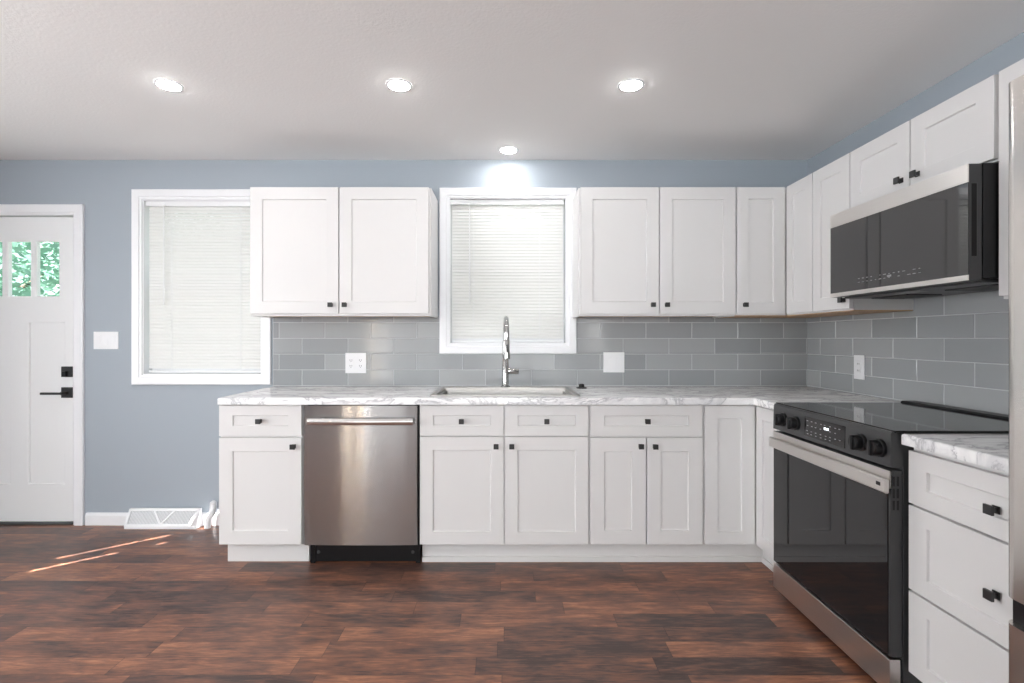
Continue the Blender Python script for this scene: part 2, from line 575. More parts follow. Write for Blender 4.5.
def window(name, w):
    x0, x1, z0, z1 = w
    r = struct_root(name, ((x0 + x1) / 2, D, z0))
    ring(MB(), x0, x1, z0, z1, CASING).build('casing', M_TRIM, r)
    j = MB()
    j.box(x0 + .001, x0 + .3, D - .1, D + 5.4, z0, z1); j.box(x1 - .3, x1 - .001, D - .1, D + 5.4, z0, z1)
    j.box(x0 + .3, x1 - .3, D - .1, D + 5.4, z1 - .3, z1 - .001); j.box(x0 + .3, x1 - .3, D - .1, D + 5.4, z0 + .001, z0 + .3)
    j.build('jamb', M_TRIM, r)
    s = MB()
    zm = (z0 + z1) / 2
    for (a, b2, yy) in ((z0 + .3, zm + .8, D + 3.0), (zm - .8, z1 - .3, D + 4.1)):
        s.box(x0 + .3, x0 + 1.9, yy, yy + 1, a, b2); s.box(x1 - 1.9, x1 - .3, yy, yy + 1, a, b2)
        s.box(x0 + 1.9, x1 - 1.9, yy, yy + 1, a, a + 1.6); s.box(x0 + 1.9, x1 - 1.9, yy, yy + 1, b2 - 1.6, b2)
    s.build('sash', M_TRIM, r)
    g = MB()
    g.box(x0 + 1.9, x1 - 1.9, D + 3.45, D + 3.55, z0 + 1.9, zm - .8)
    g.box(x0 + 1.9, x1 - 1.9, D + 4.55, D + 4.65, zm + .8, z1 - 1.9)
    g.build('glass', M_PANE, r)
    return r

window('window_1', W1)
window('window_2', W2)

def blind(w, gap_l, gap_r, wand_x, ladders, label, drop_to):
    x0, x1, z0, z1 = w
    x0 += .3 + gap_l; x1 -= .3 + gap_r
    r = thing('window_blind', label, 'blind', ((x0 + x1) / 2, D + 1.2, drop_to), 'closed white mini blinds')
    top = z1 - .35
    h = MB(); h.box(x0 - min(gap_l, .6), x1 + .1, D + .35, D + 1.85, top - 1.25, top, .08); h.build('headrail', M_PLASTIC, r)
    pitch = 0.84
    n = int((top - 1.5 - drop_to - .7) / pitch)
    s = MB()
    half, th = .5, .018
    ca, sa = math.cos(math.radians(65)), math.sin(math.radians(65))
    for k in range(n):
        zc = top - 1.75 - k * pitch
        up, dn = [], []
        for q in range(5):
            t = -half + q * (2 * half / 4)
            crown = .13 * (1 - (t / half) ** 2)
            # the upper edge leans away from the room
            y = D + 1.1 + t * ca - crown * sa
            z = zc + t * sa + crown * ca
            up.append((y, z)); dn.append((y + th * sa, z - th * ca))
        s.prism(up + dn[::-1], x0, x1, 'x')
    s.build('slats', M_SLAT, r, smooth=True)
    zb = drop_to
    b = MB(); b.box(x0, x1, D + .75, D + 1.5, zb, zb + .55, .12); b.build('bottom_rail', M_PLASTIC, r)
    c = MB()
    for lx in ladders:
        c.tube([(lx, D + .52, top - 1.2), (lx, D + .52, zb + .3)], .03, 6)
        c.tube([(lx + .22, D + .52, top - 1.2), (lx + .22, D + .52, zb + .3)], .03, 6)
    c.build('ladder_cord', M_PLASTIC, r)
    wd = MB(); wd.tube([(wand_x, D + .15, top - 1.0), (wand_x, D + .05, top - 2.0), (wand_x, D + .05, top - 27.5)], .13, 8)
    wd.box(wand_x - .25, wand_x + .25, D + .0, D + .4, top - 1.35, top - .75, .05)
    wd.build('tilt_wand', M_PLASTIC, r, smooth=True)
    return r

blind(W1, .75, .15, -90.4, (-88.7, -70.5), 'closed white mini blind in the taller window left of the wall cabinets', 40.0)
blind(W2, .25, .5, -9.8, (-9.0, 8.5), 'closed white mini blind in the window above the sink', 48.0)

# unseen opening added in the left wall; masks and bars shape the sun streaks
r = struct_root('added_sun_slits', (XL, 67.3, 53.5))
m = MB()
m.box(XL - .4, XL - .1, 64.75, 69.85, 53.5, 88); m.box(XL - .4, XL - .1, 58.0, 63.65, 53.5, 88)
m.build('slit_mask', M_PLASTIC, r)
m = MB()
m.box(XL - .6, XL - .4, 58.0, 71.0, 65.6, 66.5); m.box(XL - .6, XL - .4, 63.3, 65.2, 66.5, 71.6); m.box(XL - .6, XL - .4, 69.4, 71.0, 71.0, 75.5); m.box(XL - .6, XL - .4, 63.3, 65.2, 73.0, 88.0)
m.build('slit_bars', M_TRIM, r)

# rear windows: first read off a reflection, second added; glowing panes light the room
for nm, (x0, x1, z0, z1) in (('window_4', (-88, -54, 20, 82)), ('added_rear_window', (-18, 50, 14, 84))):
    r = struct_root(nm, ((x0 + x1) / 2, YR, z0))
    m = MB()
    m.box(x0 - 3, x1 + 3, YR, YR + .9, z1, z1 + 3); m.box(x0 - 3, x1 + 3, YR, YR + .9, z0 - 3, z0)
    m.box(x0 - 3, x0, YR, YR + .9, z0, z1); m.box(x1, x1 + 3, YR, YR + .9, z0, z1)
    xm = (x0 + x1) / 2
    m.box(xm - 1.5, xm + 1.5, YR, YR + .9, z0, z1)
    m.build('casing', M_TRIM, r)
    m = MB(); m.box(x0, xm - 1.5, YR, YR + .3, z0, z1); m.box(xm + 1.5, x1, YR, YR + .3, z0, z1)
    m.build('pane', M_REAR_GLOW, r)

# added fill: unseen glowing window shape in the left wall, brightening the right side
r = struct_root('added_left_fill', (XL, 10, 26))
m = MB()
for a in ((-39, -36, 23, 84), (47, 50, 23, 84), (-36, 47, 23, 26), (-36, 47, 81, 84), (4, 7, 26, 81)): m.box(XL, XL + .9, a[0], a[1], a[2], a[3])
m.build('casing', M_TRIM, r)
m = MB(); m.box(XL, XL + .3, -36, 4, 26, 81); m.box(XL, XL + .3, 7, 47, 26, 81); m.build('pane', M_LEFT_FILL, r)

# added glowing strips behind the camera, put in for the dishwasher's reflected streaks
r = struct_root('added_streak_strips', (-103, YR, 4))
m = MB()
for a in ((-106.5, -103.4, 2, 84), (-102.2, -95.2, 2, 84), (-103.4, -102.2, 2, 5), (-103.4, -102.2, 81, 84), (-95.2, -93.8, 2, 5), (-95.2, -93.8, 81, 84), (-93.8, -92.4, 2, 84)): m.box(a[0], a[1], YR, YR + .9, a[2], a[3])
m.build('casing', M_TRIM, r)
m = MB(); m.box(-103.4, -102.2, YR, YR + .3, 5, 81); m.build('warm_strip', M_WARM_STRIP, r)
m = MB(); m.box(-95.2, -93.8, YR, YR + .3, 5, 81); m.build('white_strip', M_WHITE_STRIP, r)

# ------------------------------------------------------------------ the entry door
r = struct_root('door_1', (-129.3, D + 1, 0))
dx0, dx1, dz0, dz1 = -144.6, -114.15, .5, 81.2
yd = D + .9
lites = [(-140.0, -133.75), (-132.45, -126.2), (-124.9, -118.65)]
pans = [(-141.2, -131.8), (-126.8, -117.4)]
xc = sorted({dx0, dx1, *[a for p in lites + pans for a in p]})
zc = sorted({dz0, 10.5, 53.2, 60.1, 74.8, dz1})
def keep_door(i, j):
    cx, cz = (xc[i] + xc[i + 1]) / 2, (zc[j] + zc[j + 1]) / 2
    if 60.1 < cz < 74.8 and any(a < cx < b2 for a, b2 in lites): return False
    if 10.5 < cz < 53.2 and any(a < cx < b2 for a, b2 in pans): return False
    return True
m = MB()
m.cells(xc, zc, keep_door, yd, yd + 1.3, bev=.28, axis='y')
for a, b2 in pans: m.box(a - .05, b2 + .05, yd + .55, yd + 1.2, 10.4, 53.3)
slab = m.build('slab', M_DOOR, r)
g = MB()
for a, b2 in lites: g.box(a - .1, b2 + .1, yd + .5, yd + .6, 60.0, 74.9)
g.build('glass', M_PANE, r)
m = MB()
for a, b2 in lites: ring(m, a + .12, b2 - .12, 60.22, 74.68, [(0, yd + .5), (0, yd + .1), (.3, yd - .04), (.42, yd + .05), (.3, yd + .5)])
m.build('lite_frame', M_DOOR, r)
m = MB(); m.box(-117.95, -115.05, yd - .35, yd + .02, 38.8, 41.6, .1); m.build('deadbolt', M_BLACK, r)
m = MB(); m.box(-117.1, -116.2, yd - 1.25, yd - .3, 38.95, 40.35, .1); m.build('thumb_turn', M_GAP, r)
hd = MB(); hd.box(-117.95, -115.05, yd - .35, yd + .02, 33.3, 36.1, .1)
hd = hd.build('handle_rose', M_BLACK, r)
m = MB(); m.tube([(-116.5, yd - .3, 34.6), (-116.5, yd - 2.0, 34.6)], .42, 14)
m.box(-121.8, -116.1, yd - 2.3, yd - 1.8, 34.3, 34.9, .08)
m.build('lever', M_BLACK, hd, smooth=False)
m = MB(); ring(m, dx0 - .15, dx1 + .15, 0, dz1 + .2,
    [(0, D + 2.6), (0, D - .2), (.5, D - .45), (.6, D - .7), (2.6, D - .8), (2.8, D - .65), (2.8, D - .002), (.35, D - .002), (.35, D + 2.6)], True)
struct(m.build('trim_1', M_TRIM))
m = MB(); m.box(dx0, dx1, D - .2, D + 5.5, 0, .42, .1)
struct(m.build('trim_2', M_SLOT))

# ------------------------------------------------------------------ backsplash
random.seed(4)
BZ, TP = 36.65, 4.13
def tiles(bm, u0, u1, v0, v1, xf, start):
    """running-bond tiles clipped to a rectangle"""
    row = 0
    z = BZ - TP
    out = []
    while z < v1:
        a, b2 = max(z + .085, v0), min(z + TP - .085, v1)
        if b2 - a > .12:
            rr = int(round((z - BZ) / TP))
            u = start[rr % 2] - 12.05 * 30
            while u < u1:
                p, q = max(u + .085, u0), min(u + 12.05 - .085, u1)
                if q - p > .12: out.append((p, q, a, b2))
                u += 12.05
        z += TP
    lay = bm.faces.layers.float.get('tone') or bm.faces.layers.float.new('tone')
    for (p, q, a, b2) in out:
        tone = random.random()
        jit = [random.uniform(-.010, .010) for _ in range(4)]
        e = .07
        L0 = [(p, 0, a), (q, 0, a), (q, 0, b2), (p, 0, b2)]
        L1 = [(p, -.24, a), (q, -.24, a), (q, -.24, b2), (p, -.24, b2)]
        L2 = [(p + e, -.30 + jit[0], a + e), (q - e, -.30 + jit[1], a + e), (q - e, -.30 + jit[2], b2 - e), (p + e, -.30 + jit[3], b2 - e)]
        R = [[bm.verts.new(Vector(xf(Vector(c)))) for c in L] for L in (L0, L1, L2)]
        fs = []
        for A, B in ((R[0], R[1]), (R[1], R[2])):
            for k in range(4): fs.append(bm.faces.new((A[k], A[(k + 1) % 4], B[(k + 1) % 4], B[k])))
        fs.append(bm.faces.new(R[2]))
        for f in fs: f[lay] = tone
yt = D - .02
rt = struct_root('backsplash', (0, D, 36.4))
m = MB()
sB = (30.5, 24.45)            # joint of odd/even rows
for (u0, u1, v0, v1) in ((-61.4, 79.1, 36.4, 45.3), (-61.4, -16.8, 45.3, 54.9), (17.2, 79.1, 45.3, 54.9)):
    tiles(m.bm, u0, u1, v0, v1, faceB(yt), sB)
m.build('tile_back', M_TILE, rt)
m = MB(); m.box(-61.5, XR - .02, D - .27, D - .01, 36.4, 45.3); m.box(-61.5, -16.8, D - .27, D - .01, 45.3, 54.95); m.box(17.2, XR - .02, D - .27, D - .01, 45.3, 54.95)
m.build('grout_back', M_GROUT, rt)
m = MB(); tiles(m.bm, 40.0, D - .35, 36.4, 57.5, faceR(XR - .02), (103.6, 97.6)); m.build('tile_right', M_TILE, rt)
m = MB(); m.box(XR - .27, XR - .01, 40.0, D - .2, 36.4, 57.5); m.build('grout_right', M_GROUT, rt)
rt['kind'] = 'structure'

# ------------------------------------------------------------------ base cabinets
YB = D - 25.0            # door front plane, back run
XB = 53.2                # door front plane, right run
TOE = 4.6
def base_body_B(r, x0, x1):
    m = MB(); m.box(x0, x1, YB + .8, D - .4, TOE, 34.85); m.build('body', M_CAB, r)

def front(parent, xf, name, u0, u1, v0, v1, kn=None, stile=2.65, rail=None):
    p = MB(xf).shaker(u0, u1, v0, v1, stile, rail).build(name, M_CAB, parent)
    if kn: knob(p, xf, kn[0], kn[1])
    return p
fB = faceB(YB)
ZD0, ZD1, ZW0, ZW1 = 4.9, 27.75, 28.1, 34.7
r = thing('base_cabinet', 'white base cabinet at the left end of the counter, one drawer over one door', 'cabinet', (-52.8, D - 12, 0))
base_body_B(r, -61.7, -43.95)
front(r, fB, 'drawer', -61.65, -44.0, ZW0, ZW1, (-52.9, 31.35), 2.9, 2.15)
front(r, fB, 'door', -61.65, -44.0, ZD0, ZD1, (-45.6, 25.95), 2.9)
m = MB(); m.box(-61.4, -43.5, YB + 3.0, YB + 3.8, 0, TOE); m.box(-61.4, -60.7, YB + 3.8, D - .4, 0, TOE)
m.build('toe_kick', M_CAB, r)

r = thing('base_cabinet', 'wide white sink base cabinet with two drawer fronts over two doors, under the sink', 'cabinet', (-.6, D - 12, 0))
m = MB(); m.box(-18.75, -18.0, YB + .8, D - .4, TOE, 34.85); m.box(16.75, 17.5, YB + .8, D - .4, TOE, 34.85)
m.box(-18.0, 16.75, YB + .8, YB + 1.55, TOE, 34.85); m.box(-18.0, 16.75, D - 1.0, D - .4, TOE, 34.85)
m.box(-18.0, 16.75, YB + 1.55, D - 1.0, TOE, TOE + .75)
m.build('body', M_CAB, r)
for (a, b2, ku) in ((-18.65, -.72, -.72 - 1.6), (-.48, 17.42, -.48 + 1.5)):
    front(r, fB, 'drawer', a, b2, ZW0 + .1, ZW1, ((a + b2) / 2, 31.35), 2.75, 2.15)
    front(r, fB, 'door', a, b2, ZD0, ZD1 + .15, (ku, 26.0), 2.75)

r = thing('base_cabinet', 'white base cabinet with one wide drawer over two narrow doors, right of the sink cabinet', 'cabinet', (29.9, D - 12, 0))
base_body_B(r, 17.6, 42.05)
front(r, fB, 'drawer', 17.85, 41.85, ZW0, ZW1, (29.95, 31.35), 2.95, 2.2)
front(r, fB, 'door', 17.85, 29.72, ZD0, ZD1, (28.55, 26.0), 2.95)
front(r, fB, 'door', 29.98, 41.85, ZD0, ZD1, (31.6, 25.95), 2.95)

r = thing('corner_cabinet', 'white corner base cabinet with a folding door, between the back run and the range', 'cabinet', (61, D - 18, 0))
m = MB(); m.cells([42.15, XB + .8, XR - .4], [97.9, YB + .8, D - .4], lambda i, j: not (i == 0 and j == 0), 34.85, TOE)
m.build('body', M_CAB, r)
front(r, fB, 'door', 42.35, XB - .12, ZD0, 34.6, None, 2.75)
front(r, faceR(XB), 'door', 98.0, YB - .12, ZD0, 34.6, None, 2.6)

m = MB()
m.cells([-18.6, XB + 3.0, XB + 3.7], [97.9, YB + 3.0, YB + 3.7], lambda i, j: j == 1 or i == 1, TOE - .02, 0)
m.cells([-18.6, XB + 2.6, XB + 3.0], [97.9, YB + 2.6, YB + 3.0], lambda i, j: j == 1 or i == 1, 1.15, 0)
tk = m.build('toe_kick', M_CAB)
tag(tk, 'long white toe kick board on the floor under the sink and corner cabinets', 'toe kick')

fR = faceR(XB)
r = thing('drawer_cabinet', 'white base cabinet of three stacked drawers between the range and the refrigerator', 'cabinet', (66, 57, 0))
m = MB(); m.box(XB + .8, XR - .4, 43.5, 67.3, TOE, 34.85); m.build('body', M_CAB, r)
m = MB(); m.box(XB + 3.2, XB + 4, 43.5, 67.3, 0, TOE); m.build('toe_kick', M_CAB, r)
for (a, b2) in ((27.3, 34.2), (15.95, 27.0), (4.9, 15.65)):
    front(r, fR, 'drawer', 43.5, 67.2, a, b2, (55.1, (a + b2) / 2 - .35), 2.9, 2.2)

# ------------------------------------------------------------------ countertops and sink
CT, CU = 36.4, 34.95
SX0, SX1, SY0, SY1 = -17.0, 16.0, 110.6, 130.6
xs2 = [-61.45, SX0 + .6, SX1 - .6, 52.4, XR - .25]
ys2 = [97.7, YB - .9, SY0 + .6, SY1 - .6, D - .25]
def keep_ct(i, j):
    if j == 0: return i == 3
    if i == 1 and j == 2: return False
    return True
ct = MB().cells(xs2, ys2, keep_ct, CT, CU, bev=.32).build('countertop', M_MARBLE, smooth=True)
tag(ct, 'long white marble-look L-shaped countertop holding the sink, running round to the range', 'countertop')
ct = MB().cells([52.4, XR - .25], [43.4, 67.35], lambda i, j: True, CT, CU, bev=.32).build('countertop', M_MARBLE, smooth=True)
tag(ct, 'short white marble-look countertop on the three-drawer cabinet, between range and refrigerator', 'countertop')

r = thing('kitchen_sink', 'stainless steel drop-in kitchen sink set in the countertop under the window', 'sink', ((SX0 + SX1) / 2, (SY0 + SY1) / 2, CT))
def rr(x0, x1, y0, y1, z, rad, n=5):
    pts = []
    for (cx, cy, a0) in ((x1 - rad, y1 - rad, 0), (x0 + rad, y1 - rad, 90), (x0 + rad, y0 + rad, 180), (x1 - rad, y0 + rad, 270)):
        for k in range(n + 1):
            a = math.radians(a0 + 90 * k / n)
            pts.append((cx + rad * math.cos(a), cy + rad * math.sin(a), z))
    return pts
ix0, ix1, iy0, iy1 = SX0 + 1.3, SX1 - 1.3, SY0 + 1.2, SY1 - 3.2
m = MB()
m.loops([rr(SX0, SX1, SY0, SY1, CT + .01, .8), rr(SX0 + .05, SX1 - .05, SY0 + .05, SY1 - .05, CT + .22, .8),
         rr(SX0 + .3, SX1 - .3, SY0 + .3, SY1 - .3, CT + .32, .7), rr(ix0 - .15, ix1 + .15, iy0 - .15, iy1 + .15, CT + .30, .7),
         rr(ix0, ix1, iy0, iy1, CT + .15, .6)], False, False)
m.build('rim', M_SINK, r, smooth=True)
m = MB()
m.loops([rr(ix0, ix1, iy0, iy1, CT + .15, .6), rr(ix0, ix1, iy0, iy1, CT - .5, .6), rr(ix0 + .5, ix1 - .5, iy0 + .5, iy1 - .5, CT - .55, .5),
         rr(ix0 + .55, ix1 - .55, iy0 + .55, iy1 - .55, CT - 8.6, .5), rr(ix0 + 1.1, ix1 - 1.1, iy0 + 1.1, iy1 - 1.1, CT - 9.2, .5)], False, True)
m.build('basin', M_SINK, r, smooth=True)
m = MB(); m.lathe([(2.2, CT - 9.18), (2.2, CT - 9.05), (1.7, CT - 9.0), (1.5, CT - 9.15)], 24, c=(-.5, (iy0 + iy1) / 2, 0)); m.build('drain', M_CHROME, r, smooth=True)

fx, fy = -.4, SY1 - 1.6
r = thing('kitchen_faucet', 'tall brushed nickel pull-down faucet standing behind the sink', 'faucet', (fx, fy, CT + .3))
m = MB(); m.lathe([(1.25, CT + .31), (1.25, CT + .5), (1.0, CT + .62), (.86, CT + .7), (.86, CT + 7.5), (.72, CT + 7.7)], 24, c=(fx, fy, 0)); m.build('base', M_CHROME, r, smooth=True)
m = MB(); m.lathe([(.6, CT + 7.6), (.6, CT + 11.9), (.45, CT + 12.0)], 20, c=(fx - .1, fy, 0)); m.build('post', M_CHROME, r, smooth=True)
m = MB()
pts, rad = [], 3.7
ca, sa = math.cos(math.radians(87.5)), math.sin(math.radians(87.5))
for k in range(6): pts.append((fx, fy, CT + 7.6 + k * 1.2))
z0 = CT + 13.9
for k in range(1, 15):
    a = math.pi * k / 14
    d = rad * (1 - math.cos(a))
    pts.append((fx + d * ca * 1.2, fy - d * sa, z0 + rad * math.sin(a)))
ex, ey, ez = pts[-1]
pts += [(ex, ey, ez - .8), (ex, ey, ez - 1.6)]
m.tube(pts, .55, 14); m.build('neck', M_CHROME, r, smooth=True)
m = MB(); m.lathe([(.5, ez - 1.4), (.66, ez - 1.7), (.66, ez - 4.2), (.78, ez - 5.4), (.78, ez - 6.2), (.6, ez - 6.3)], 20, c=(ex, ey, 0))
sh = m.build('spray_head', M_CHROME, r, smooth=True)
m = MB(); m.box(ex - .2, ex + .2, ey - .85, ey - .6, ez - 4.6, ez - 2.8, .06); m.build('spray_button', M_GAP, sh)
m = MB(); m.lathe([(.6, .6), (.78, .8), (.78, 3.2), (.66, 3.4)], 18, 'x', (fx, fy, CT + 4.3)); m.box(fx + 2.4, fx + 2.9, fy - 2.2, fy + .1, CT + 4.6, CT + 4.95, .1)
m.build('handle', M_CHROME, r, smooth=True)

r = thing('sink_stopper', 'small black sink stopper lying on the countertop right of the sink', 'stopper', (18.9, D - 5, CT))
m = MB(); m.lathe([(1.35, CT + .005), (1.4, CT + .12), (1.15, CT + .25), (.75, CT + .32)], 24, c=(18.9, D - 5, 0)); m.build('flange', M_RUBBER, r, smooth=True)
m = MB(); m.lathe([(.75, CT + .3), (.68, CT + .95), (.5, CT + 1.12)], 20, c=(18.9, D - 5, 0)); m.build('plug', M_RUBBER, r, smooth=True)

# ------------------------------------------------------------------ wall cabinets
YU = D - 12.75
XU = XR - 12.75
U0, U1 = 54.35, 85.05
fU, fUR = faceB(YU), faceR(XU)
def upper_B(r, x0, x1):
    m = MB(); m.box(x0, x1, YU + .8, D - .3, U0 + .5, U1); m.box(x0, x1, YU + .8, YU + 1.6, U0, U0 + .5)
    m.box(x0, x0 + .6, YU + 1.6, D - .3, U0, U0 + .5); m.box(x1 - .6, x1, YU + 1.6, D - .3, U0, U0 + .5)
    m.build('body', M_CAB, r)
    m = MB(); m.box(x0 + .6, x1 - .6, YU + 1.6, D - .4, U0 + .35, U0 + .5); m.build('bottom_panel', M_WOODB, r)

r = thing('wall_cabinet', 'white two-door wall cabinet between the two windows', 'cabinet', (-40, D - 6, U0))
upper_B(r, -61.3, -18.15)
front(r, fU, 'door', -61.2, -40.2, U0 + .6, U1, (-41.9, 57.0), 2.85)
front(r, fU, 'door', -39.9, -18.7, U0 + .6, U1, (-38.55, 57.0), 2.85)

r = thing('wall_cabinet', 'white two-door wall cabinet right of the sink window', 'cabinet', (36, D - 6, U0))
upper_B(r, 17.1, 54.55)
front(r, fU, 'door', 17.55, 36.2, U0 + .5, U1, (34.65, 57.0), 2.85)
front(r, fU, 'door', 36.45, 54.45, U0 + .5, U1, (38.0, 57.0), 2.85)

r = thing('corner_wall_cabinet', 'white L-shaped corner wall cabinet with a folding door where the walls meet', 'cabinet', (70, D - 9, U0))
m = MB(); m.cells([54.65, XU + .8, XR - .3], [110.35, YU + .8, D - .3], lambda i, j: not (i == 0 and j == 0), U1, U0 + .2)
m.build('body', M_CAB, r)
m = MB(); m.cells([54.75, XU + .9, XR - .4], [110.45, YU + .9, D - .4], lambda i, j: not (i == 0 and j == 0), U0 + .22, U0 + .05)
m.build('bottom_panel', M_WOODB, r)
front(r, fU, 'door', 54.8, XU - .15, U0 + .5, U1, (56.6, 57.0), 2.75)
front(r, fUR, 'door', 110.5, YU - .15, U0 + .5, U1, None, 2.6)

r = thing('wall_cabinet', 'narrow white single-door wall cabinet between the corner cabinet and the microwave', 'cabinet', (73, 104, U0))
m = MB(); m.box(XU + .8, XR - .3, 98.35, 110.25, U0 + .2, U1); m.build('body', M_CAB, r)
m = MB(); m.box(XU + .9, XR - .4, 98.45, 110.15, U0 + .05, U0 + .22); m.build('bottom_panel', M_WOODB, r)
front(r, fUR, 'door', 98.45, 110.2, U0 + .5, U1, (99.9, 56.6), 2.65)

r = thing('wall_cabinet', 'short white two-door wall cabinet directly above the microwave', 'cabinet', (73, 83, 73.4))
m = MB(); m.box(XU + .8, XR - .3, 68.75, 98.25, 73.3, U1); m.build('body', M_CAB, r)
front(r, fUR, 'door', 83.75, 98.15, 73.6, U1, (85.4, 75.6), 2.65)
front(r, fUR, 'door', 69.25, 83.5, 73.6, U1, (82.0, 75.6), 2.65)

r = thing('wall_cabinet', 'white wall cabinet mostly hidden behind the top of the refrigerator', 'cabinet', (73, 57, U0))
m = MB(); m.box(XU + .8, XR - .3, 44.5, 68.65, U0, U1); m.build('body', M_CAB, r)
front(r, fUR, 'door', 44.6, 68.55, U0 + .4, U1, None, 3.2)

# ------------------------------------------------------------------ dishwasher
r = thing('dishwasher', 'stainless steel dishwasher with a bar handle, built in under the counter', 'dishwasher', (-31.4, D - 12, 0))
dx0, dx1 = -43.3, -19.2
m = MB(); m.box(dx0 + .2, -18.95, YB + 1.3, D - .5, 4.4, 34.9); m.build('body', M_GAP, r)
m = MB()
nseg, mseg = 20, 20
# a panel that bows a little outwards both ways, with turned-back edges
def dwp(t, q):
    return (dx0 + t * (dx1 - dx0), YB - .10 - .22 * math.sin(math.pi * t) ** .8 - .36 * math.sin(math.pi * q), 4.85 + q * (34.65 - 4.85))
t_ = bmesh.new()
gr = [[t_.verts.new(Vector(dwp(i / nseg, j / mseg))) for j in range(mseg + 1)] for i in range(nseg + 1)]
for i in range(nseg):
    for j in range(mseg): t_.faces.new((gr[i][j], gr[i + 1][j], gr[i + 1][j + 1], gr[i][j + 1]))
ex_ = bmesh.ops.extrude_edge_only(t_, edges=[e for e in t_.edges if len(e.link_faces) == 1])
for v in [g for g in ex_['geom'] if isinstance(g, bmesh.types.BMVert)]: v.co.y = YB + 1.3
m.absorb(t_)
dr = m.build('door_panel', M_STEEL_V, r, smooth=True)
m = MB()
hx0, hx1, hz = -42.1, -19.8, 31.45
lp = []
for k in range(17):
    t = k / 16
    x = hx0 + t * (hx1 - hx0)
    y = YB - 1.75 - .35 * math.sin(math.pi * t)
    lp.append([(x, y + dy, hz + dz) for dy, dz in ((-.22, -.42), (-.3, 0), (-.22, .42), (.0, .68), (.3, .68), (.38, 0), (.3, -.68), (.0, -.68))])
m.loops(lp)
for x in (hx0 + 1.2, hx1 - 1.2): m.box(x - .5, x + .5, YB - 1.8, YB - .1, hz - .42, hz + .42, .08)
m.build('handle', M_STEEL_X, dr, smooth=True)
m = MB(); m.box(-42.8, -18.95, YB + 2.4, YB + 3.2, .3, 4.5); m.box(-42.9, -41.9, YB + 2.2, YB + 3.4, 0, 4.4); m.box(-19.9, -19.0, YB + 2.2, YB + 3.4, 0, 4.4)
tp = m.build('toe_panel', M_GAP, r)
for x in (-41.2, -20.6):
    m = MB(); m.lathe([(.35, 0), (.35, -.15), (.15, -.2)], 12, 'y', (x, YB + 2.4, 2.3)); m.build('screw', M_DGREY, tp)

# ------------------------------------------------------------------ range
XO = 51.25               # oven door front
RY0, RY1 = 67.75, 97.5
r = thing('electric_range', 'stainless steel and black glass electric range in the right-hand counter', 'range', (66, 82.6, 0))
m = MB(); m.box(XO + 1.7, XR - .8, RY0, RY1, 1.3, 35.9, .05); m.build('body', M_DGREY, r)
m = MB()
m.box(XO + .5, XR - 3.3, RY0 - .25, RY1 + .15, CT + .02, CT + .3, .08)
m.build('cooktop', M_CTOP, r)
m = MB(); m.prism([(XR - 3.4, CT), (XR - 3.4, CT + .45), (XR - 3.1, CT + .65), (XR - .6, CT + .65), (XR - .6, CT)], RY0 - .25, RY1 + .15, 'y'); m.build('rear_vent', M_GAP, r)
# control panel, leaning back a little
pa, pb = (XO + .25, CT + .12), (XO - .05, 31.75)
m = MB(); m.prism([pa, (XO + .05, CT - .2), pb, (XO + 1.8, 31.75), (XO + 1.8, CT + .12)], RY0, RY1, 'y')
cp = m.build('control_panel', M_DGREY, r)
m = MB(); m.prism([(XO - .02, CT - .75), (XO - .085, 32.35), (XO + .5, 32.35), (XO + .5, CT - .75)], 76.8, 87.2, 'y'); dsp = m.build('display', M_BGLASS, cp)
random.seed(9)
for rowz, nn in ((35.0, 8), (34.2, 7), (33.3, 8), (32.8, 6)):
    m = MB()
    for k in range(nn):
        y = 86.5 - k * 1.2 - random.random() * .3
        m.box(XO - .13, XO - .04, y - .2, y + .14, rowz - .05, rowz + .06)
    m.build('lettering', M_MARK, dsp)
m = MB()
for y in (81.6, 80.9): m.box(XO - .14, XO - .03, y - .18, y + .18, 34.3, 34.65)
m.build('clock_digits', M_LED, dsp)
for y in (93.9, 89.8, 73.3, 69.6):
    k = MB()
    k.lathe([(1.25, .05), (1.25, -.35), (1.1, -.42)], 26, 'x', (XO, y, 34.0))
    k.lathe([(1.02, -.38), (.98, -1.25), (.85, -1.4)], 26, 'x', (XO, y, 34.0))
    k.box(XO - 1.65, XO - .4, y - .28, y + .28, 32.95, 35.05, .1)
    k.build('control_knob', M_GAP, cp, smooth=True)
# oven door
m = MB()
m.box(XO, XO + 1.6, RY0 + .05, RY1 - .05, 6.35, 31.3, .06)
od = m.build('oven_door', M_DGREY, r)
m = MB(); m.box(XO - .12, XO + .05, RY0 + .35, RY1 - .25, 6.5, 29.0, .05); m.build('window', M_BGLASS, od)
m = MB(); m.box(XO - .1, XO + .3, RY0 + .05, RY1 - .05, 28.9, 31.25, .06); m.build('top_rail', M_STEEL_H, od)
m = MB(); m.prism([(XO - .75, 28.3), (XO - .85, 28.45), (XO - .85, 29.95), (XO - .7, 30.15), (XO - .4, 30.15), (XO - .3, 30.0), (XO - .3, 28.45), (XO - .4, 28.3)], RY0 - .1, RY1, 'y')
for y in (RY0 + 1.2, RY1 - 1.2): m.box(XO - .5, XO + .1, y - .6, y + .6, 28.6, 29.8, .1)
hd = m.build('handle', M_STEEL_H, od)
m = MB(); m.box(XO - .89, XO - .8, RY0 + .7, RY0 + 1.5, 29.1, 29.6, .03); m.build('handle_badge', M_GAP, hd)
m = MB()
for x in (XO + .45, XO + 1.0):
    for z in (29.9, 28.3, 26.7): m.box(x - .14, x + .14, RY0 + .0, RY0 + .1, z - .65, z + .65)
m.build('side_slots', M_GAP, od)
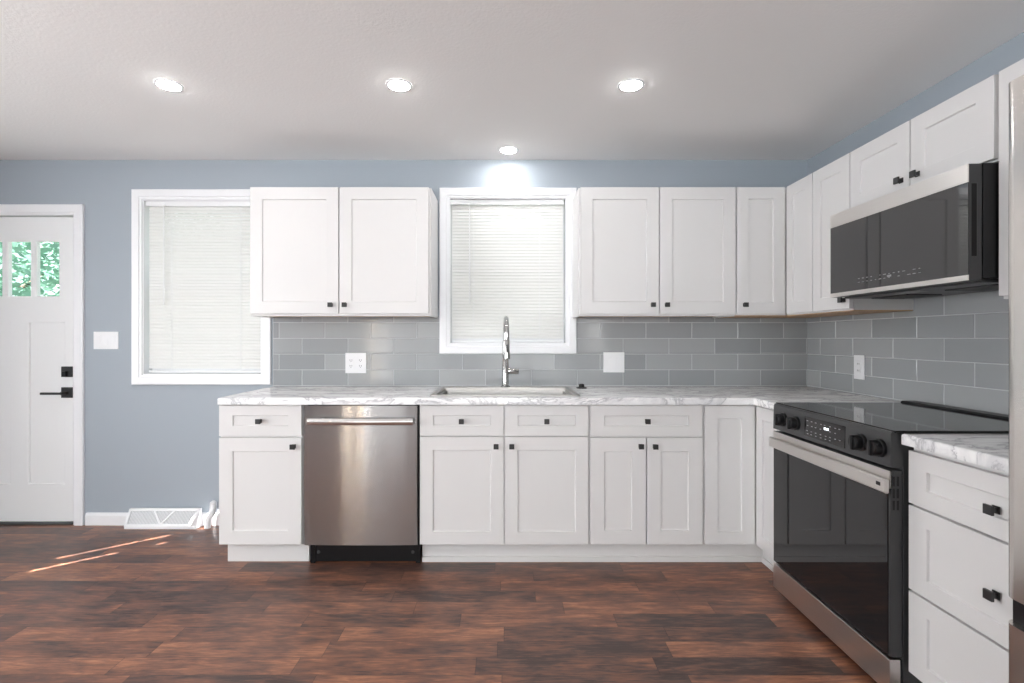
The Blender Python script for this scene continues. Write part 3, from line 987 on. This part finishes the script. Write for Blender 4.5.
m = MB(); m.box(XO - .1, XO + 1.4, RY0 + .05, RY1 - .05, 1.4, 6.0, .08); m.build('storage_drawer', M_STEEL_H, r)
for y in (RY0 + 1.5, RY1 - 1.0):
    m = MB(); m.lathe([(.75, 0), (.75, .5), (.4, .6), (.4, 1.5)], 14, c=(XO + 2.6, y, 0)); m.build('foot', M_GAP, r)

# ------------------------------------------------------------------ microwave
XM = 62.6
MY0, MY1, MZ0, MZ1 = 68.8, 98.15, 56.9, 72.75
r = thing('microwave', 'over-the-range microwave with a dark glass front and steel trim, under the short cabinet', 'microwave', (71, 83.3, MZ0))
m = MB(); m.box(XM + 2.0, XR - .4, MY0, MY1, MZ0 + .3, MZ1 + .1, .05); m.build('body', M_GAP, r)
m = MB(); m.box(XM + .1, XM + 1.85, MY0, MY1, MZ0, MZ1, .05); md = m.build('door', M_DGREY, r)
m = MB(); m.box(XM, XM + .2, MY0 + .05, MY1 - .05, MZ0 + .75, MZ1 - 2.5); m.build('glass', M_MGLASS, md)
m = MB(); m.box(XM - .04, XM + .3, MY0 + .02, MY1 - .02, MZ1 - 2.5, MZ1, .04); m.build('top_trim', M_STEEL_H, md)
m = MB(); m.box(XM - .04, XM + .3, MY0 + .02, MY1 - .02, MZ0, MZ0 + .75, .04); m.build('bottom_trim', M_STEEL_H, md)
m = MB(); m.box(XM + .3, XM + 1.25, MY0 - .03, MY0 + .2, MZ0 + 3.2, MZ1 - 2.6, .05); m.build('handle_pocket', M_SLOT, md)
bpk = MB(); bpk.box(XM + .4, XM + 1.1, MY0 - .05, MY0 + .1, MZ0 + 3.3, MZ1 - 2.7); bpk.build('pocket_lining', M_RUBBER, md)
m = MB()
random.seed(21)
ym = 90.2
for k in range(15):
    for zz in (59.0, 59.65):
        if random.random() < .85:
            wv = random.uniform(.12, .34)
            m.box(XM - .02, XM + .05, ym - k * 1.02 - wv, ym - k * 1.02 + wv, zz - .05, zz + .06)
m.box(XM - .02, XM + .05, 82.6, 83.5, 59.1, 59.45)
m.build('lettering', M_MARK, md)
m = MB()
m.box(XM + 2.3, XR - 1.2, MY0 + .6, MY1 - .6, MZ0 - .25, MZ0 + .35, .1)
ub = m.build('underside', M_DGREY, r)
for (a, b2) in ((71.0, 79.5), (87.0, 95.5)):
    m = MB(); m.box(XM + 6, XR - 4.5, a, b2, MZ0 - .45, MZ0 - .2, .08); m.build('grease_filter', M_SLOT, ub)
m = MB(); m.box(XM + 3.0, XM + 4.6, 80.5, 86.0, MZ0 - .4, MZ0 - .2, .05); m.build('cooktop_lamp', M_MARK, ub)

# ------------------------------------------------------------------ refrigerator
XF, FY0, FY1 = 41.9, 7.2, 43.0
r = thing('refrigerator', 'tall stainless steel refrigerator at the right edge, past the three-drawer cabinet', 'refrigerator', (62, 28, 0))
m = MB(); m.box(XF + 3.2, XR - .8, FY0 + .15, FY1 - .15, 1.0, 69.2, .2); m.build('body', M_DGREY, r)
ym = (FY0 + FY1) / 2
def fridge_front(mb, y0, y1, z0, z1):
    R_ = 1.1
    poly = [(XF + 3.0, y0), (XF + R_, y0)]
    for k in range(7):
        a = math.radians(180 + 90 * (1 - k / 6)); 
        poly.append((XF + R_ + R_ * math.cos(math.radians(270 - 90 * k / 6)), y0 + R_ + R_ * math.sin(math.radians(270 - 90 * k / 6))))
    for k in range(7):
        a = math.radians(180 - 90 * k / 6)
        poly.append((XF + R_ + R_ * math.cos(a), y1 - R_ + R_ * math.sin(a)))
    poly += [(XF + 3.0, y1)]
    mb.prism(poly, z0, z1, 'z')
    return mb
for (a, b2) in ((FY0, ym - .08), (ym + .08, FY1)):
    d_ = fridge_front(MB(), a, b2, 27.4, 70.4).build('door', M_FRIDGE, r, smooth=True)
    yy = b2 - 1.4 if b2 < FY1 else a + 1.4
    h = MB(); h.tube([(XF - .02, yy, 36), (XF - 1.9, yy, 37), (XF - 1.9, yy, 66), (XF - .02, yy, 67)], .42, 12); h.build('handle', M_STEEL_X, d_, smooth=True)
m = MB(); m.box(XF + .9, XF + 3, FY0 + .1, FY1 - .1, 25.0, 27.5); m.build('pocket_strip', M_GAP, r)
fd = fridge_front(MB(), FY0, FY1, 2.2, 25.2).build('freezer_drawer', M_FRIDGE, r, smooth=True)
m = MB(); m.box(XF + 1.2, XF + 3, FY0 + .4, FY1 - .4, 0, 2.1); m.build('kick_grille', M_GAP, r)

# ------------------------------------------------------------------ outlets and switches
def plate_box(m, u0, u1, v0, v1): m.box(u0, u1, -.26, -.02, v0, v1, .07)
fw = faceB(D - .30)
r = thing('wall_outlet', 'white double-gang outlet plate on the backsplash below the two-door cabinet between the windows', 'outlet', (-39.7, D, 42.6), 'backsplash outlet plates')
m = MB(fw); plate_box(m, -42.4, -36.95, 39.9, 45.25); m.build('plate', M_PLASTIC, r)
for u in (-40.9, -38.4):
    m = MB(fw); m.box(u - .68, u + .68, -.34, -.2, 41.2, 43.95, .05); rc = m.build('receptacle', M_PLASTIC, r)
    for v in (41.85, 43.35):
        m = MB(fw)
        m.box(u - .3, u - .2, -.36, -.3, v - .18, v + .18); m.box(u + .2, u + .3, -.36, -.3, v - .18, v + .18); m.lathe([(.1, -.36), (.1, -.3)], 8, 'y', (u, 0, v - .38))
        m.build('socket', M_SLOT, rc)
r = thing('wall_switch', 'white double rocker switch plate on the backsplash right of the sink window', 'switch', (28, D, 42.7))
m = MB(fw); plate_box(m, 25.3, 30.8, 40.1, 45.4); m.build('plate', M_PLASTIC, r)
for u in (27.0, 29.2):
    m = MB(fw); m.loops([[(u - .64, -.2, 41.4), (u + .64, -.2, 41.4), (u + .64, -.2, 44.1), (u - .64, -.2, 44.1)], [(u - .62, -.28, 41.45), (u + .62, -.28, 41.45), (u + .62, -.40, 44.05), (u - .62, -.40, 44.05)]]); m.build('rocker', M_PLASTIC, r)
frw = faceR(XR - .30)
r = thing('wall_outlet', 'white single outlet plate on the right-hand tiled wall beside the range', 'outlet', (XR, 113.3, 42.6), 'backsplash outlet plates')
m = MB(frw); plate_box(m, 111.75, 115.0, 39.9, 45.3); m.build('plate', M_PLASTIC, r)
m = MB(frw); m.box(112.7, 114.05, -.34, -.2, 41.2, 44.0, .05); rc = m.build('receptacle', M_PLASTIC, r)
for v in (41.85, 43.35):
    m = MB(frw)
    m.box(113.1, 113.2, -.36, -.3, v - .18, v + .18); m.box(113.6, 113.7, -.36, -.3, v - .18, v + .18)
    m.build('socket', M_SLOT, rc)
fw2 = faceB(D)
r = thing('light_switch', 'white triple rocker switch plate on the blue wall between door and window', 'switch', (-105.4, D, 48.5))
m = MB(fw2); plate_box(m, -108.7, -102.2, 46.2, 50.8); m.build('plate', M_PLASTIC, r)
for i, u in enumerate((-107.3, -105.45, -103.6)):
    f = 1 if i != 1 else -1
    m = MB(fw2); m.loops([[(u - .64, -.2, 47.15), (u + .64, -.2, 47.15), (u + .64, -.2, 49.85), (u - .64, -.2, 49.85)], [(u - .62, -.33 + .06 * f, 47.2), (u + .62, -.33 + .06 * f, 47.2), (u + .62, -.33 - .06 * f, 49.8), (u - .62, -.33 - .06 * f, 49.8)]]); m.build('rocker', M_PLASTIC, r)

# ------------------------------------------------------------------ floor register and pipe
r = thing('floor_register', 'white sloping baseboard air register on the floor under the left window', 'register', (-89, D - 1.5, 0))
rx0, rx1 = -98.4, -79.9
yA, yBk, zt = D - 3.2, D - 1.3, 4.55           # bottom front, top front
def P(x, t, o=0.0):                            # a point on the sloping face
    y0, y1, z0, z1 = yA, yBk, .7, zt
    n = Vector((0, -(z1 - z0), (y1 - y0))).normalized()
    return (x, y0 + (y1 - y0) * t + n.y * o, z0 + (z1 - z0) * t + n.z * o)
m = MB()
prof = [(D - .7, 0), (yA, 0), (yA, .7), (yBk, zt), (D - .7, zt)]
m.prism([(D - .7, 0), (yA + .02, 0), (yA + .25, .7), (yBk + .25, zt - .1), (D - .7, zt - .1)], rx0 + .3, rx1 - .3, 'x')
m.build('grille', M_GRILLE, r)
m = MB()
def strip(a, b2, w):
    """a flat bar lying on the sloping face between (x,t) points"""
    d = Vector((b2[0] - a[0], (b2[1] - a[1]) * 4.3)); d.normalize()
    nx, nt = -d.y * w / 2, d.x * w / 2 / 4.3
    q = [(a[0] + nx, a[1] + nt), (b2[0] + nx, b2[1] + nt), (b2[0] - nx, b2[1] - nt), (a[0] - nx, a[1] - nt)]
    m.loops([[P(x, t, -.15) for x, t in q], [P(x, t, .12) for x, t in q]])
strip((rx0, .95), (rx1, .95), .5); strip((rx0, .06), (rx1, .06), .6)
strip((rx0 + .3, 0), (rx0 + .3, 1), .6); strip((rx1 - .3, 0), (rx1 - .3, 1), .6)
xm = (rx0 + rx1) / 2 - .1
strip((xm, .08), (xm - 2.6, .95), .42); strip((xm, .08), (xm + 2.9, .95), .42)
m.box(rx0, rx1, yA - .05, D - .7, 0, .72, .05); m.box(rx0, rx1, yBk - .05, D - .65, zt - .15, zt + .1, .04)
m.prism(prof, rx0 - .02, rx0 + .3, 'x'); m.prism(prof, rx1 - .3, rx1 + .02, 'x')
m.build('frame', M_PLASTIC, r)
m = MB()
for k in range(46):
    x = rx0 + .9 + k * (rx1 - rx0 - 1.8) / 45
    q = [(x - .06, .1), (x + .06, .1), (x + .06, .92), (x - .06, .92)]
    m.loops([[P(a, t, -.25) for a, t in q], [P(a, t, -.08) for a, t in q]])
m.build('fins', M_PLASTIC, r)
m = MB(); m.tube([P(rx1 - .55, .75, .2), P(rx1 - .8, .4, .9), P(rx1 - 1.1, .05, .75)], [.3, .55, .6], 10); m.build('damper_lever', M_PLASTIC, r, smooth=True)

pts = [(-77.4, D - 2.4, 0), (-77.4, D - 2.4, 1.6), (-77.3, D - 2.3, 2.6), (-76.7, D - 2.0, 3.4), (-76.4, D - 1.8, 4.2), (-76.35, D - 1.75, 6.0), (-76.35, D - 1.75, 6.5)]
r = thing('pipe_stub', 'short bent white pipe standing on the floor between register and left base cabinet', 'pipe', (-77.4, D - 2.4, 0))
m = MB(); m.tube(pts[:5], [.72, .72, .72, .74, .76], 16); m.build('elbow', M_PLASTIC, r, smooth=True)
m = MB(); m.tube(pts[3:] + [(-76.35, D - 1.75, 6.8)], [.84, .84, .82, .72, .35], 16); m.build('cap', M_PLASTIC, r, smooth=True)

# ------------------------------------------------------------------ recessed ceiling lights
L_POS = [(-62.6, 93.9, 'left recessed ceiling light, in the middle row above the left window'),
         (-20.0, 93.9, 'middle recessed ceiling light, in front of the cabinet between the windows'),
         (23.0, 93.9, 'right recessed ceiling light, in front of the cabinet right of the sink window'),
         (.4, 126.3, 'recessed ceiling light close to the back wall, just above the sink window')]
def make_light(x, y, label):
    r = thing('ceiling_light', label, 'ceiling light', (x, y, H), 'recessed ceiling lights')
    m = MB(); m.lathe([(2.4, H - .01), (2.35, H - .16), (2.1, H - .24), (1.9, H - .2), (1.85, H - .05)], 32, c=(x, y, 0), cap=False); m.build('trim_ring', M_PLASTIC, r, smooth=True)
    m = MB(); m.lathe([(1.88, H - .05), (1.88, H - .26), (1.5, H - .42), (.7, H - .5)], 32, c=(x, y, 0)); m.build('lens', M_LENS, r, smooth=True)
    return r
l0 = make_light(*L_POS[0])
for (x, y, lb) in L_POS[1:]: dup(l0, (x, y, H), lb)

# ------------------------------------------------------------------ outside the door
struct(MB().box(-900, 500, D + 6, 1500, -14, -10).build('ground_outside', M_LAWN))
def tree(x, y, hgt, rad, label, seed, n):
    random.seed(seed)
    t = thing('leafy_tree', label, 'tree', (x, y, -10), 'trees outside the entry door')
    m = MB(); m.tube([(x, y, -10), (x + 2, y, 30), (x - 2, y + 2, hgt * .6), (x, y, hgt)], [5, 4, 3, 1], 10)
    for k in range(7):
        a = k * 2.4
        m.tube([(x, y, hgt * (.35 + .07 * k)), (x + rad * .6 * math.cos(a), y + rad * .6 * math.sin(a), hgt * (.5 + .07 * k))], [1.8, .6], 7)
    m.build('trunk', M_BARK, t, smooth=True)
    m = MB()
    for k in range(n):
        while True:
            p = Vector((random.uniform(-1, 1), random.uniform(-1, 1), random.uniform(-1, 1)))
            if .3 < p.length < 1: break
        c = Vector((x + p.x * rad, y + p.y * rad, hgt * .62 + p.z * hgt * .42))
        a, s = random.uniform(0, 6.28), random.uniform(2.2, 4.2)
        d = Vector((math.cos(a), math.sin(a), random.uniform(-.8, .3))).normalized()
        q = d.cross(Vector((random.uniform(-1, 1), random.uniform(-1, 1), random.uniform(-1, 1)))).normalized()
        vs = [c - d * s, c + q * s * .42, c + d * s, c - q * s * .42]
        bv = [m.bm.verts.new(v) for v in vs]
        m.bm.faces.new(bv)
    m.build('foliage', M_LEAF, t)
tree(-302, 285, 175, 78, 'leafy green tree outside, seen through the entry door panes', 3, 7000)
tree(-345, 470, 200, 85, 'second leafy tree farther out beyond the entry door', 5, 4200)
